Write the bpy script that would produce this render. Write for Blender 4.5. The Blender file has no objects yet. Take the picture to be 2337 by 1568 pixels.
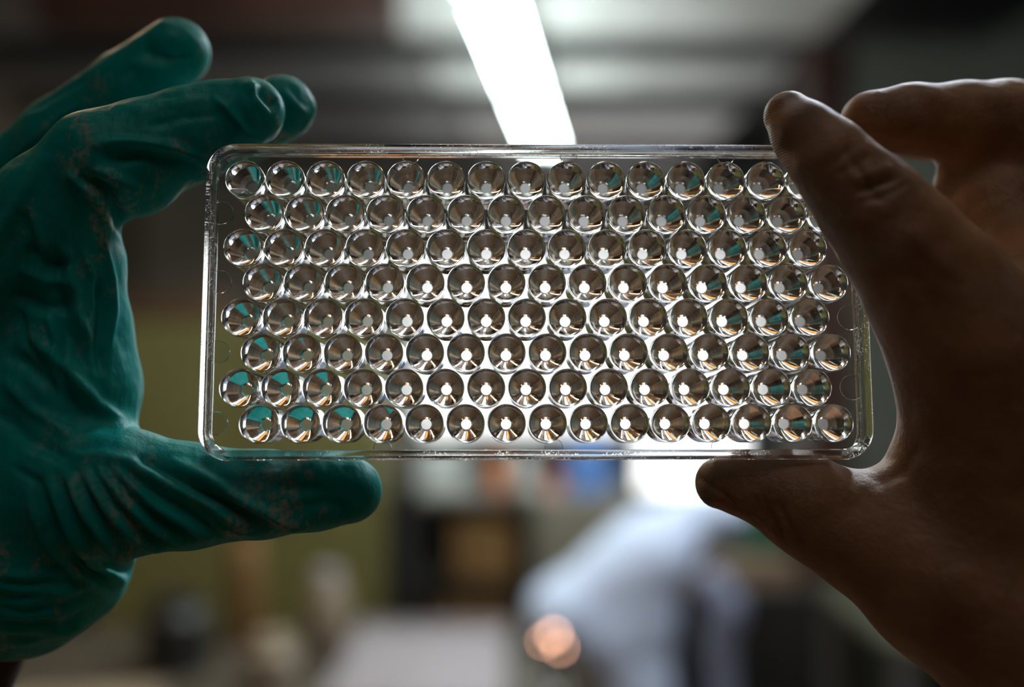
import bpy, bmesh, math, random
import numpy as np
from mathutils import Vector, Matrix
from mathutils.geometry import delaunay_2d_cdt

# ------------------------------------------------------------------ camera, world, light, exposure
sc = bpy.context.scene
COL = sc.collection
CAMZ = 1.5
F = 2272.0            # focal length in pixels of the 2337 px wide frame
D0 = 196.2            # mm from the lens to the plate
cd = bpy.data.cameras.new('camera'); cam = bpy.data.objects.new('camera', cd); COL.objects.link(cam)
cam.location = (0, 0, CAMZ); cam.rotation_euler = (math.pi / 2, 0, 0)
cd.sensor_width = 36.0; cd.lens = 36.0 * F / 2337.0
cd.clip_start = 0.01; cd.clip_end = 50
cd.dof.use_dof = True; cd.dof.focus_distance = 0.1975; cd.dof.aperture_fstop = 3.9; cd.dof.aperture_blades = 0
sc.camera = cam
w = bpy.data.worlds.new('world'); sc.world = w; w.use_nodes = True
w.node_tree.nodes['Background'].inputs[0].default_value = (0.5, 0.6, 0.75, 1)
w.node_tree.nodes['Background'].inputs[1].default_value = 0.3
sc.view_settings.view_transform = 'Standard'; sc.view_settings.look = 'None'
sc.view_settings.gamma = 1.0; sc.view_settings.use_curve_mapping = False
sc.view_settings.exposure = 0.0
sc.cycles.max_bounces = 20; sc.cycles.transmission_bounces = 20; sc.cycles.glossy_bounces = 12
sc.cycles.diffuse_bounces = 3; sc.cycles.caustics_refractive = True; sc.cycles.caustics_reflective = True
sc.cycles.sample_clamp_indirect = 6.0; sc.cycles.use_denoising = True
WINDOW_LIGHT = 2.6; TUBE_LIGHT = 40.0; REAR_FILL = 5.0; BULB_LIGHT = 22.0

# ------------------------------------------------------------------ materials
def new_mat(name):
    m = bpy.data.materials.new(name); m.use_nodes = True
    return m, m.node_tree, m.node_tree.nodes['Principled BSDF']

def node(nt, kind, **inp):
    n = nt.nodes.new(kind)
    for k, v in inp.items():
        if hasattr(n, k) and k not in ('inputs',): setattr(n, k, v)
    return n

def plain(name, col, rough=0.6, metal=0.0, vary=0.15, scale=8.0, bump=0.0, spec=0.5):
    m, nt, b = new_mat(name)
    tc = nt.nodes.new('ShaderNodeTexCoord'); nz = nt.nodes.new('ShaderNodeTexNoise')
    nz.inputs['Scale'].default_value = scale; nz.inputs['Detail'].default_value = 4
    nt.links.new(tc.outputs['Object'], nz.inputs['Vector'])
    cr = nt.nodes.new('ShaderNodeValToRGB')
    cr.color_ramp.elements[0].position = 0.3; cr.color_ramp.elements[1].position = 0.7
    cr.color_ramp.elements[0].color = (*[c * (1 - vary) for c in col], 1)
    cr.color_ramp.elements[1].color = (*[min(1, c * (1 + vary)) for c in col], 1)
    nt.links.new(nz.outputs['Fac'], cr.inputs['Fac']); nt.links.new(cr.outputs['Color'], b.inputs['Base Color'])
    b.inputs['Roughness'].default_value = rough; b.inputs['Metallic'].default_value = metal
    b.inputs['Specular IOR Level'].default_value = spec
    if bump:
        bp = nt.nodes.new('ShaderNodeBump'); bp.inputs['Strength'].default_value = bump; bp.inputs['Distance'].default_value = 0.01
        nt.links.new(nz.outputs['Fac'], bp.inputs['Height']); nt.links.new(bp.outputs['Normal'], b.inputs['Normal'])
    return m

def emit(name, col, strength):
    m = bpy.data.materials.new(name); m.use_nodes = True; nt = m.node_tree; nt.nodes.clear()
    e = nt.nodes.new('ShaderNodeEmission'); o = nt.nodes.new('ShaderNodeOutputMaterial')
    e.inputs[0].default_value = (*col, 1); e.inputs[1].default_value = strength
    nt.links.new(e.outputs[0], o.inputs[0]); return m

def plastic(name, rough, specks):
    m, nt, b = new_mat(name)
    b.inputs['Transmission Weight'].default_value = 1; b.inputs['IOR'].default_value = 1.58
    b.inputs['Base Color'].default_value = (0.985, 0.985, 0.985, 1)
    b.inputs['Roughness'].default_value = rough
    tc = nt.nodes.new('ShaderNodeTexCoord')
    if specks:
        nz = nt.nodes.new('ShaderNodeTexNoise'); nz.inputs['Scale'].default_value = 2600; nz.inputs['Detail'].default_value = 2
        big = nt.nodes.new('ShaderNodeTexNoise'); big.inputs['Scale'].default_value = 130; big.inputs['Detail'].default_value = 3
        for n in (nz, big): nt.links.new(tc.outputs['Object'], n.inputs['Vector'])
        th = nt.nodes.new('ShaderNodeMapRange'); th.inputs['From Min'].default_value = 0.62; th.inputs['From Max'].default_value = 0.70
        nt.links.new(nz.outputs['Fac'], th.inputs['Value'])
        t2 = nt.nodes.new('ShaderNodeMapRange'); t2.inputs['From Min'].default_value = 0.45; t2.inputs['From Max'].default_value = 0.65
        nt.links.new(big.outputs['Fac'], t2.inputs['Value'])
        mu = nt.nodes.new('ShaderNodeMath'); mu.operation = 'MULTIPLY'
        nt.links.new(th.outputs[0], mu.inputs[0]); nt.links.new(t2.outputs[0], mu.inputs[1])
        bp = nt.nodes.new('ShaderNodeBump'); bp.inputs['Strength'].default_value = specks; bp.inputs['Distance'].default_value = 0.00012
        nt.links.new(mu.outputs[0], bp.inputs['Height']); nt.links.new(bp.outputs['Normal'], b.inputs['Normal'])
    return m

M_WELL = plastic('clear_plastic_well', 0.0, 0.0)
M_DECK = plastic('clear_plastic_deck', 0.01, 0.5)
M_RIM = plastic('clear_plastic_rim', 0.01, 0.3)

def glove_mat():
    m, nt, b = new_mat('teal_rubber')
    tc = nt.nodes.new('ShaderNodeTexCoord')
    # dried grey-pink residue patches
    n1 = nt.nodes.new('ShaderNodeTexNoise'); n1.inputs['Scale'].default_value = 75; n1.inputs['Detail'].default_value = 9; n1.inputs['Roughness'].default_value = 0.68
    n2 = nt.nodes.new('ShaderNodeTexNoise'); n2.inputs['Scale'].default_value = 26; n2.inputs['Detail'].default_value = 2
    n3 = nt.nodes.new('ShaderNodeTexNoise'); n3.inputs['Scale'].default_value = 900; n3.inputs['Detail'].default_value = 2
    mp = nt.nodes.new('ShaderNodeMapping'); mp.inputs['Rotation'].default_value = (0, 0.5, 0); mp.inputs['Scale'].default_value = (1.0, 1.0, 0.55)
    nt.links.new(tc.outputs['Object'], mp.inputs['Vector'])
    nt.links.new(mp.outputs[0], n1.inputs['Vector']); nt.links.new(tc.outputs['Object'], n2.inputs['Vector']); nt.links.new(tc.outputs['Object'], n3.inputs['Vector'])
    r1 = nt.nodes.new('ShaderNodeMapRange'); r1.inputs['From Min'].default_value = 0.52; r1.inputs['From Max'].default_value = 0.60
    r2 = nt.nodes.new('ShaderNodeMapRange'); r2.inputs['From Min'].default_value = 0.44; r2.inputs['From Max'].default_value = 0.56
    r3 = nt.nodes.new('ShaderNodeMapRange'); r3.inputs['From Min'].default_value = 0.35; r3.inputs['From Max'].default_value = 0.62
    nt.links.new(n1.outputs['Fac'], r1.inputs['Value']); nt.links.new(n2.outputs['Fac'], r2.inputs['Value']); nt.links.new(n3.outputs['Fac'], r3.inputs['Value'])
    a = nt.nodes.new('ShaderNodeMath'); a.operation = 'MULTIPLY'; nt.links.new(r1.outputs[0], a.inputs[0]); nt.links.new(r2.outputs[0], a.inputs[1])
    a2 = nt.nodes.new('ShaderNodeMath'); a2.operation = 'MULTIPLY'; nt.links.new(a.outputs[0], a2.inputs[0]); nt.links.new(r3.outputs[0], a2.inputs[1])
    a3 = nt.nodes.new('ShaderNodeMath'); a3.operation = 'MULTIPLY'; nt.links.new(a2.outputs[0], a3.inputs[0]); a3.inputs[1].default_value = 0.75
    mix = nt.nodes.new('ShaderNodeMix'); mix.data_type = 'RGBA'
    nt.links.new(a3.outputs[0], mix.inputs['Factor'])
    mix.inputs['A'].default_value = (0.0, 0.36, 0.335, 1); mix.inputs['B'].default_value = (0.60, 0.46, 0.36, 1)
    nt.links.new(mix.outputs['Result'], b.inputs['Base Color'])
    b.inputs['Roughness'].default_value = 0.5
    b.inputs['Specular IOR Level'].default_value = 0.22
    b.inputs['Subsurface Weight'].default_value = 0.12
    b.inputs['Subsurface Radius'].default_value = (0.2, 1.0, 0.9); b.inputs['Subsurface Scale'].default_value = 0.002
    fb = nt.nodes.new('ShaderNodeTexNoise'); fb.inputs['Scale'].default_value = 110; fb.inputs['Detail'].default_value = 5
    mp2 = nt.nodes.new('ShaderNodeMapping'); mp2.inputs['Rotation'].default_value = (0, 0.7, 0); mp2.inputs['Scale'].default_value = (1.0, 1.0, 0.35)
    nt.links.new(tc.outputs['Object'], mp2.inputs['Vector']); nt.links.new(mp2.outputs[0], fb.inputs['Vector'])
    bp = nt.nodes.new('ShaderNodeBump'); bp.inputs['Strength'].default_value = 0.7; bp.inputs['Distance'].default_value = 0.0018
    nt.links.new(fb.outputs['Fac'], bp.inputs['Height'])
    bp2 = nt.nodes.new('ShaderNodeBump'); bp2.inputs['Strength'].default_value = 0.35; bp2.inputs['Distance'].default_value = 0.0002
    nt.links.new(n3.outputs['Fac'], bp2.inputs['Height']); nt.links.new(bp.outputs['Normal'], bp2.inputs['Normal'])
    nt.links.new(bp2.outputs['Normal'], b.inputs['Normal'])
    return m

def skin_mat():
    m, nt, b = new_mat('brown_skin')
    tc = nt.nodes.new('ShaderNodeTexCoord')
    n1 = nt.nodes.new('ShaderNodeTexNoise'); n1.inputs['Scale'].default_value = 60; n1.inputs['Detail'].default_value = 6
    nt.links.new(tc.outputs['Object'], n1.inputs['Vector'])
    cr = nt.nodes.new('ShaderNodeValToRGB')
    cr.color_ramp.elements[0].position = 0.32; cr.color_ramp.elements[0].color = (0.27, 0.125, 0.055, 1)
    cr.color_ramp.elements[1].position = 0.72; cr.color_ramp.elements[1].color = (0.50, 0.26, 0.13, 1)
    nt.links.new(n1.outputs['Fac'], cr.inputs['Fac'])
    # pale dust in the skin's creases
    n2 = nt.nodes.new('ShaderNodeTexNoise'); n2.inputs['Scale'].default_value = 38; n2.inputs['Detail'].default_value = 8; n2.inputs['Roughness'].default_value = 0.7
    nt.links.new(tc.outputs['Object'], n2.inputs['Vector'])
    mr2 = nt.nodes.new('ShaderNodeMapRange'); mr2.inputs['From Min'].default_value = 0.52; mr2.inputs['From Max'].default_value = 0.72; mr2.inputs['To Max'].default_value = 0.45
    nt.links.new(n2.outputs['Fac'], mr2.inputs['Value'])
    mx = nt.nodes.new('ShaderNodeMix'); mx.data_type = 'RGBA'; nt.links.new(mr2.outputs[0], mx.inputs['Factor'])
    nt.links.new(cr.outputs['Color'], mx.inputs['A']); mx.inputs['B'].default_value = (0.45, 0.38, 0.33, 1)
    nt.links.new(mx.outputs['Result'], b.inputs['Base Color'])
    b.inputs['Roughness'].default_value = 0.5
    b.inputs['Subsurface Weight'].default_value = 0.35; b.inputs['Subsurface Radius'].default_value = (1.0, 0.35, 0.2); b.inputs['Subsurface Scale'].default_value = 0.003
    # papillary ridges: fine concentric bands round the finger pad, fading away from it
    def ridges(center, radius, strength_node_prev, scale=420):
        mp = nt.nodes.new('ShaderNodeMapping'); mp.vector_type = 'POINT'
        mp.inputs['Location'].default_value = tuple(-c for c in center)
        nt.links.new(tc.outputs['Object'], mp.inputs['Vector'])
        wv = nt.nodes.new('ShaderNodeTexWave'); wv.wave_type = 'BANDS'; wv.bands_direction = 'Z'
        wv.inputs['Scale'].default_value = scale; wv.inputs['Distortion'].default_value = 2.2; wv.inputs['Detail'].default_value = 1.5
        wv.inputs['Detail Scale'].default_value = 0.25
        nt.links.new(mp.outputs[0], wv.inputs['Vector'])
        ln = nt.nodes.new('ShaderNodeVectorMath'); ln.operation = 'LENGTH'; nt.links.new(mp.outputs[0], ln.inputs[0])
        mr = nt.nodes.new('ShaderNodeMapRange'); mr.inputs['From Min'].default_value = radius * 0.5; mr.inputs['From Max'].default_value = radius
        mr.inputs['To Min'].default_value = 1; mr.inputs['To Max'].default_value = 0
        nt.links.new(ln.outputs['Value'], mr.inputs['Value'])
        mu = nt.nodes.new('ShaderNodeMath'); mu.operation = 'MULTIPLY'
        nt.links.new(wv.outputs['Fac'], mu.inputs[0]); nt.links.new(mr.outputs[0], mu.inputs[1])
        bp = nt.nodes.new('ShaderNodeBump'); bp.inputs['Strength'].default_value = 0.8; bp.inputs['Distance'].default_value = 0.0004
        nt.links.new(mu.outputs[0], bp.inputs['Height'])
        if strength_node_prev: nt.links.new(strength_node_prev.outputs['Normal'], bp.inputs['Normal'])
        return bp
    fb = nt.nodes.new('ShaderNodeTexNoise'); fb.inputs['Scale'].default_value = 260; fb.inputs['Detail'].default_value = 6; fb.inputs['Roughness'].default_value = 0.65
    nt.links.new(tc.outputs['Object'], fb.inputs['Vector'])
    bp = nt.nodes.new('ShaderNodeBump'); bp.inputs['Strength'].default_value = 0.85; bp.inputs['Distance'].default_value = 0.0007
    nt.links.new(fb.outputs['Fac'], bp.inputs['Height'])
    fp = np.array(P3(1765, 290, -8)) - np.array(P3(2400, 1250, 0))
    p = ridges(fp, 0.0125, bp, 640)
    nt.links.new(p.outputs['Normal'], b.inputs['Normal'])
    return m

# ------------------------------------------------------------------ helpers
def P3(u, v, wz):
    """Point in metres, camera at the origin of x and y: direction of the sight line and mm behind the plate's middle."""
    d = (D0 + wz)
    return ((u - 1168.5) * d / F / 1000.0, d / 1000.0, CAMZ + (784 - v) * d / F / 1000.0)

def at(u, v, d):
    return Vector(((u - 1168.5) * d / F, d, CAMZ + (784 - v) * d / F))

def tag(o, label=None, cat=None, group=None, kind=None):
    if label: o['label'] = label
    if cat: o['category'] = cat
    if group: o['group'] = group
    if kind: o['kind'] = kind
    return o

def empty(name, loc=(0, 0, 0), rz=0.0):
    o = bpy.data.objects.new(name, None); COL.objects.link(o); o.location = loc; o.rotation_euler = (0, 0, rz)
    o.empty_display_size = 0.02
    return o

def link(name, me, parent=None, loc=(0, 0, 0), rot=(0, 0, 0)):
    o = bpy.data.objects.new(name, me); COL.objects.link(o); o.parent = parent; o.location = loc; o.rotation_euler = rot
    return o

def finish(bm, name, mat, parent=None, loc=(0, 0, 0), rot=(0, 0, 0), smooth=30, recalc=True):
    if recalc: bmesh.ops.recalc_face_normals(bm, faces=bm.faces)
    me = bpy.data.meshes.new(name)
    if smooth:
        for f in bm.faces: f.smooth = True
    bm.to_mesh(me); bm.free()
    if smooth: me.set_sharp_from_angle(angle=math.radians(smooth))
    me.materials.append(mat)
    return link(name, me, parent, loc, rot)

def add_box(bm, c, s, bev=0.0, rz=0.0):
    r = bmesh.ops.create_cube(bm, size=1.0)
    vs = r['verts']
    bmesh.ops.scale(bm, vec=s, verts=vs)
    if rz: bmesh.ops.rotate(bm, verts=vs, cent=(0, 0, 0), matrix=Matrix.Rotation(rz, 3, 'Z'))
    bmesh.ops.translate(bm, vec=c, verts=vs)
    if bev:
        es = list({e for v in vs for e in v.link_edges})
        bmesh.ops.bevel(bm, geom=es, offset=bev, segments=2, affect='EDGES', profile=0.7)

def box(name, c, s, mat, parent=None, bev=0.0, rz=0.0, loc=(0, 0, 0)):
    bm = bmesh.new(); add_box(bm, c, s, bev, rz)
    return finish(bm, name, mat, parent, loc)

def add_lathe(bm, prof, n=32, c=(0, 0, 0), axis='Z'):
    rings = []
    for r, z in prof:
        if r < 1e-9: rings.append([bm.verts.new((0, 0, z))])
        else: rings.append([bm.verts.new((r * math.cos(2 * math.pi * k / n), r * math.sin(2 * math.pi * k / n), z)) for k in range(n)])
    for a, b in zip(rings, rings[1:]):
        for k in range(n):
            l = (k + 1) % n
            if len(a) == 1 and len(b) == 1: continue
            if len(a) == 1: bm.faces.new((a[0], b[k], b[l]))
            elif len(b) == 1: bm.faces.new((a[k], a[l], b[0]))
            else: bm.faces.new((a[k], a[l], b[l], b[k]))
    vs = [v for r in rings for v in r]
    if axis == 'X': bmesh.ops.rotate(bm, verts=vs, cent=(0, 0, 0), matrix=Matrix.Rotation(math.pi / 2, 3, 'Y'))
    if axis == 'Y': bmesh.ops.rotate(bm, verts=vs, cent=(0, 0, 0), matrix=Matrix.Rotation(math.pi / 2, 3, 'X'))
    bmesh.ops.translate(bm, vec=c, verts=vs)

def lathe(name, prof, mat, parent=None, n=32, c=(0, 0, 0), axis='Z', loc=(0, 0, 0), smooth=35):
    bm = bmesh.new(); add_lathe(bm, prof, n, c, axis)
    return finish(bm, name, mat, parent, loc, smooth=smooth)

# ------------------------------------------------------------------ the room
YB = 7.0; XL = -2.6; XR = 2.3; ZC = 2.7; YF = -2.6
M_WALL = plain('grey_brown_plaster', (0.145, 0.105, 0.072), 0.8, vary=0.12, scale=2)
M_WALLR = plain('grey_green_plaster', (0.10, 0.105, 0.085), 0.8, vary=0.12, scale=2)
M_WALLB = plain('blue_grey_plaster', (0.16, 0.17, 0.19), 0.7, vary=0.3, scale=1.5)
M_FLOOR = plain('brown_floor', (0.13, 0.073, 0.036), 0.5, vary=0.2, scale=3)
M_CEILD = plain('dark_ceiling_void', (0.035, 0.032, 0.032), 0.7, vary=0.2, scale=3)
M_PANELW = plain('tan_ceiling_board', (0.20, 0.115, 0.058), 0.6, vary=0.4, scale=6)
M_PANELD = plain('dimmed_ceiling_board', (0.20, 0.18, 0.18), 0.45, vary=0.15, scale=1.2)  # boards left of the lamps: light falloff put into the colour
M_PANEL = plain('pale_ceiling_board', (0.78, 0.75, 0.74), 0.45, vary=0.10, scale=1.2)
M_REDWOOD = plain('dark_red_wood', (0.05, 0.018, 0.012), 0.5, vary=0.3, scale=5)
M_WHITEP = plain('white_paint', (0.7, 0.7, 0.68), 0.5, vary=0.05)
M_BLACK = plain('black_paint', (0.012, 0.011, 0.010), 0.5, vary=0.3)
M_STEEL = plain('grey_steel', (0.25, 0.25, 0.26), 0.35, metal=0.7, vary=0.15)

def structure(o): return tag(o, kind='structure')
structure(box('floor', (0, (YB + YF) / 2, -0.05), (XR - XL, YB - YF, 0.1), M_FLOOR))
structure(box('ceiling', (0, (YB + YF) / 2, ZC + 0.30), (XR - XL + 0.6, YB - YF, 0.1), M_CEILD))
structure(box('wall_left', (XL - 0.05, (YB + YF) / 2, ZC / 2 + .12), (0.1, YB - YF, ZC + 0.3), M_WALL))
structure(box('wall_right', (XR + 0.05, (YB + YF) / 2, ZC / 2 + .12), (0.1, YB - YF, ZC + 0.3), M_WALLR))
structure(box('wall_front', (0, YF - 0.05, ZC / 2 + .12), (XR - XL + 0.2, 0.1, ZC + 0.3), M_WALL))
# back wall with the window and the glazed door cut out of it: piers round the two openings
WX0, WX1, WZ0, WZ1 = -0.68, 0.82, 0.86, 2.10
DX0, DX1, DZ0, DZ1 = 0.86, 1.66, 0.42, 2.10
bm = bmesh.new()
def seg(x0, x1, z0, z1): add_box(bm, ((x0 + x1) / 2, YB + 0.05, (z0 + z1) / 2), (x1 - x0, 0.1, z1 - z0))
seg(DX1, XR, 0, ZC + .26); seg(WX0, DX1, WZ1, ZC + .26)
seg(WX0, DX0, 0, WZ0); seg(WX1, DX0, WZ0, WZ1); seg(DX0, DX1, 0, DZ0)
structure(finish(bm, 'wall_back', M_WALLB, smooth=0))
structure(box('wall_back', ((XL + WX0) / 2, YB + 0.05, ZC / 2 + .13), (WX0 - XL, 0.1, ZC + .26), plain('taupe_plaster', (0.30, 0.25, 0.20), 0.8, vary=0.15, scale=1.5)))
M_DAY = emit('bright_frosted_daylight', (0.98, 1.0, 0.99), WINDOW_LIGHT)
M_DAYLOW = emit('bright_greenish_daylight', (0.86, 1.0, 0.93), WINDOW_LIGHT * 0.6)
def glazing(name, x0, x1, z0, z1, cols, rows, mat):
    t = empty(name, ((x0 + x1) / 2, YB, z0)); structure(t)
    cx, wd, ht = (x0 + x1) / 2, x1 - x0, z1 - z0
    bm = bmesh.new(); b = 0.03
    for s in (-1, 1): add_box(bm, (s * (wd / 2 - b / 2), 0, ht / 2), (b, 0.06, ht), 0.004)
    for z in (b / 2, ht - b / 2): add_box(bm, (0, 0, z), (wd - 2 * b, 0.06, b), 0.004)
    finish(bm, 'window_frame' if 'window' in name else 'door_frame', M_WHITEP, t)
    pw, ph = (wd - 2 * b) / cols, (ht - 2 * b) / rows
    for i in range(cols):
        for j in range(rows):
            box('pane', (-wd / 2 + b + (i + .5) * pw, 0.02, b + (j + .5) * ph), (pw - 0.015, 0.008, ph - 0.015), mat, t, 0.002)
    for i in range(1, cols): box('glazing_bar', (-wd / 2 + b + i * pw, 0, ht / 2), (0.014, 0.04, ht - 2 * b), M_WHITEP, t, 0.003)
    return t
glazing('window_1', WX0, WX1, WZ0, WZ1, 3, 2, M_DAY)
d = glazing('door_1', DX0, DX1, DZ0, DZ1, 1, 3, M_DAY)
# ceiling boards with dark joints between them, the way the pale and dark bands alternate
h = ZC - CAMZ
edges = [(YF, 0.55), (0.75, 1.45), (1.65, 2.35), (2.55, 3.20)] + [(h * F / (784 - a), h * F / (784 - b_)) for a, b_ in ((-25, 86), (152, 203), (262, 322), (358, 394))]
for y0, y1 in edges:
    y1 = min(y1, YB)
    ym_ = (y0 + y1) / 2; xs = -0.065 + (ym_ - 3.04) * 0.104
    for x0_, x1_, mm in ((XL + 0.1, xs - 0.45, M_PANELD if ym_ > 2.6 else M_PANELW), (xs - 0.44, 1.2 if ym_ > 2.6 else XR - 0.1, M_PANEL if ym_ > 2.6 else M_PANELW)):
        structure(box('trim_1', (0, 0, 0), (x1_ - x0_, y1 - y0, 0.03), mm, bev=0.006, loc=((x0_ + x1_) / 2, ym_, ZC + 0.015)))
structure(box('trim_2', (-0.98, 3.35, ZC - 0.07), (1.2, 0.16, 0.14), M_REDWOOD, bev=0.01))     # dark red beam, upper left
structure(box('wall_corner', (1.84, 4.5, ZC / 2), (0.96, 1.0, ZC), M_WALLR))                       # wall standing forward on the right
structure(box('trim_3', (1.27, 4.10, ZC / 2), (0.16, 0.24, ZC), M_REDWOOD, bev=0.01))            # dark red post on its corner
M_POST = plain('added_wood_post', (0.42, 0.24, 0.11), 0.6, vary=0.3)
for k in range(9):                                                                               # unseen upright battens added along both sides, for streaks in the wells
    for xx in (XL + 0.03, XR - 0.03):
        structure(box('added_trim', (xx, -1.6 + 0.55 * k, ZC / 2), (0.05, 0.12 + 0.05 * (k % 3), ZC), M_POST, bev=0.008))
structure(box('baseboard_left', (XL + 0.01, (YB + YF) / 2, 0.05), (0.02, YB - YF, 0.1), M_REDWOOD, bev=0.003))

# ceiling lamps: twin-tube battens in a slanting line, then unseen ones added to brighten things
M_TUBE = emit('cool_tube', (0.82, 1.0, 0.96), TUBE_LIGHT)
M_TUBEB = emit('added_blue_white_tube', (0.80, 0.90, 1.0), 115.0)
M_TUBEW = emit('added_warm_tube', (1.0, 0.68, 0.40), 18.0)
M_TUBER = emit('fill_tube_rear', (1.0, 0.96, 0.88), REAR_FILL)
def batten(y0, y1, zc, label, mat, x=None, group=None, ang=0.104):
    ym = (y0 + y1) / 2
    xm = (-0.0586 + (ym - 2.75) * 0.104) if x is None else x
    t = empty('ceiling_lamp', (xm, ym, zc), -math.atan(ang))
    L = y1 - y0
    bm = bmesh.new(); add_box(bm, (0, 0, 0.045), (0.105, L, 0.05), 0.006)
    for s in (-1, 1): add_box(bm, (0, s * L * 0.3, 0.045 + 0.05), (0.02, 0.02, 0.08))
    finish(bm, 'housing', M_WHITEP, t)
    for s in (-1, 1):
        lathe('lamp_tube', [(0, -L / 2 + .02), (0.018, -L / 2 + .02), (0.018, L / 2 - .02), (0, L / 2 - .02)], mat, t, 16, (s * 0.044, 0, 0), 'Y')
        for e in (-1, 1): box('tube_socket', (s * 0.033, e * (L / 2 - 0.008), 0.015), (0.05, 0.016, 0.06), M_WHITEP, t, 0.003)
    tag(t, label, 'lamp', group)
    return t
batten(2.75, 3.7, 2.45, 'bright strip lamp crossing the top edge of the picture above the plate', M_TUBE)
batten(3.78, 4.78, 2.45, 'bright strip lamp ending just above the top rim of the clear plate', M_TUBE)
batten(1.6, 2.66, 2.45, 'strip lamp overhead between the holder and the first lamp seen in the picture', M_TUBE)
batten(1.2, 2.4, 2.6, 'added warm coloured strip lamp, unseen above the left part of the bench, lighting the cabinet fronts', M_TUBEW, x=-1.0, ang=0)  # added unseen lamp: brightens the cabinet fronts, tints the wells warm
batten(-0.75, 0.05, 2.5, 'added short strip lamp, unseen above and behind the hands, filling in their light', M_TUBER, x=0.05, ang=0)  # added fill light for the hands, its source unseen
batten(1.25, 2.35, 2.58, 'added strip lamp, unseen above the pale blue cloth and brightening it', M_TUBEB, x=0.75, ang=0)  # added unseen lamp that brightens the cloth
def panel_lamp(x, y, z, sx, sy, mat, label):
    t = empty('panel_lamp', (x, y, z))
    box('housing', (0, 0, 0.03), (sx + 0.03, sy + 0.03, 0.05), M_WHITEP, t, 0.006)
    box('diffuser', (0, 0, 0), (sx, sy, 0.012), mat, t, 0.003)
    for k in (-1, 1): lathe('cord', [(0, 0.055), (0.003, 0.055), (0.003, ZC - z), (0, ZC - z)], M_BLACK, t, 8, (k * sx * 0.4, 0, 0))
    return tag(t, label, 'lamp')
panel_lamp(0.10, 0.84, 2.42, 0.20, 0.50, emit('white_diffuser', (0.95, 1.0, 0.97), 2.6), 'white panel lamp overhead, mirrored as the white wedge at the foot of each well')
panel_lamp(-0.17, 0.84, 2.42, 0.20, 0.34, emit('warm_diffuser', (1.0, 0.42, 0.12), 1.7), 'warm orange panel lamp overhead, mirrored beside the white wedge in each well')
panel_lamp(0.72, 0.62, 2.35, 0.12, 0.12, emit('small_diffuser', (1.0, 1.0, 0.85), 6.0), 'small square lamp overhead on the right, mirrored as a short dash in each well')

# ------------------------------------------------------------------ blurred things behind the plate
M_OLIVE = plain('olive_paint', (0.21, 0.185, 0.062), 0.5, vary=0.08, scale=2)
M_CARD = plain('brown_board', (0.20, 0.105, 0.03), 0.7, vary=0.2)
M_BENCH = plain('grey_brown_bench', (0.065, 0.05, 0.034), 0.5, vary=0.15, scale=4)
M_PINKW = plain('pinkish_white', (0.33, 0.285, 0.30), 0.6, vary=0.1)
M_BEIGE = plain('beige_ceramic', (0.30, 0.23, 0.16), 0.4, vary=0.1)
M_WHITE = plain('white_plastic', (0.75, 0.80, 0.76), 0.4, vary=0.05)
M_ORANGE = plain('orange_plastic', (0.85, 0.30, 0.12), 0.4, vary=0.05)
M_CORAL = plain('coral_plastic', (0.75, 0.18, 0.12), 0.4, vary=0.05)
M_BLUE = plain('blue_plastic', (0.16, 0.34, 0.80), 0.35, vary=0.05)
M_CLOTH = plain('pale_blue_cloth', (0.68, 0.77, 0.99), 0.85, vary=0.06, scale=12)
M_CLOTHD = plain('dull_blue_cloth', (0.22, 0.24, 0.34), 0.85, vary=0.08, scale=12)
M_GREEN = plain('dark_green_plastic', (0.01, 0.08, 0.04), 0.4, vary=0.1)
M_YELLOW = plain('yellow_green_plastic', (0.55, 0.6, 0.12), 0.4, vary=0.05)

# tall olive cabinet
t = empty('metal_cabinet', (-1.245, 4.75, 0)); W_, H_, T_ = 1.33, 1.60, 0.5
box('carcass', (0, 0, H_ / 2), (W_, T_, H_), M_OLIVE, t, 0.01)
for s in (-1, 1):
    dd = box('door', (s * W_ / 4, -T_ / 2 - 0.012, H_ / 2), (W_ / 2 - 0.01, 0.02, H_ - 0.04), M_OLIVE, t, 0.004)
    hd = lathe('handle', [(0, -0.07), (0.008, -0.07), (0.008, 0.07), (0, 0.07)], M_STEEL, dd, 12, (s * 0.06, -T_ / 2 - 0.045, H_ / 2))
for sx in (-1, 1):
    for sy in (-1, 1): box('foot', (sx * (W_ / 2 - .05), sy * (T_ / 2 - .05), 0.0), (0.05, 0.05, 0.02), M_BLACK, t)
tag(t, 'tall olive green metal cabinet standing behind the gloved thumb', 'cabinet')

t = empty('cardboard_box', (-1.60, 4.75, 1.60))
M_BOXB = plain('dark_brown_card', (0.13, 0.062, 0.03), 0.8)
box('body', (0, 0, 0.06), (0.46, 0.32, 0.12), M_BOXB, t, 0.003)
for k in (-1, 1): box('flap', (0, k * 0.081, 0.124), (0.455, 0.156, 0.005), M_BOXB, t, 0.001)
tag(t, 'dark brown cardboard box on top of the olive cabinet beside the glove', 'box')

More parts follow.
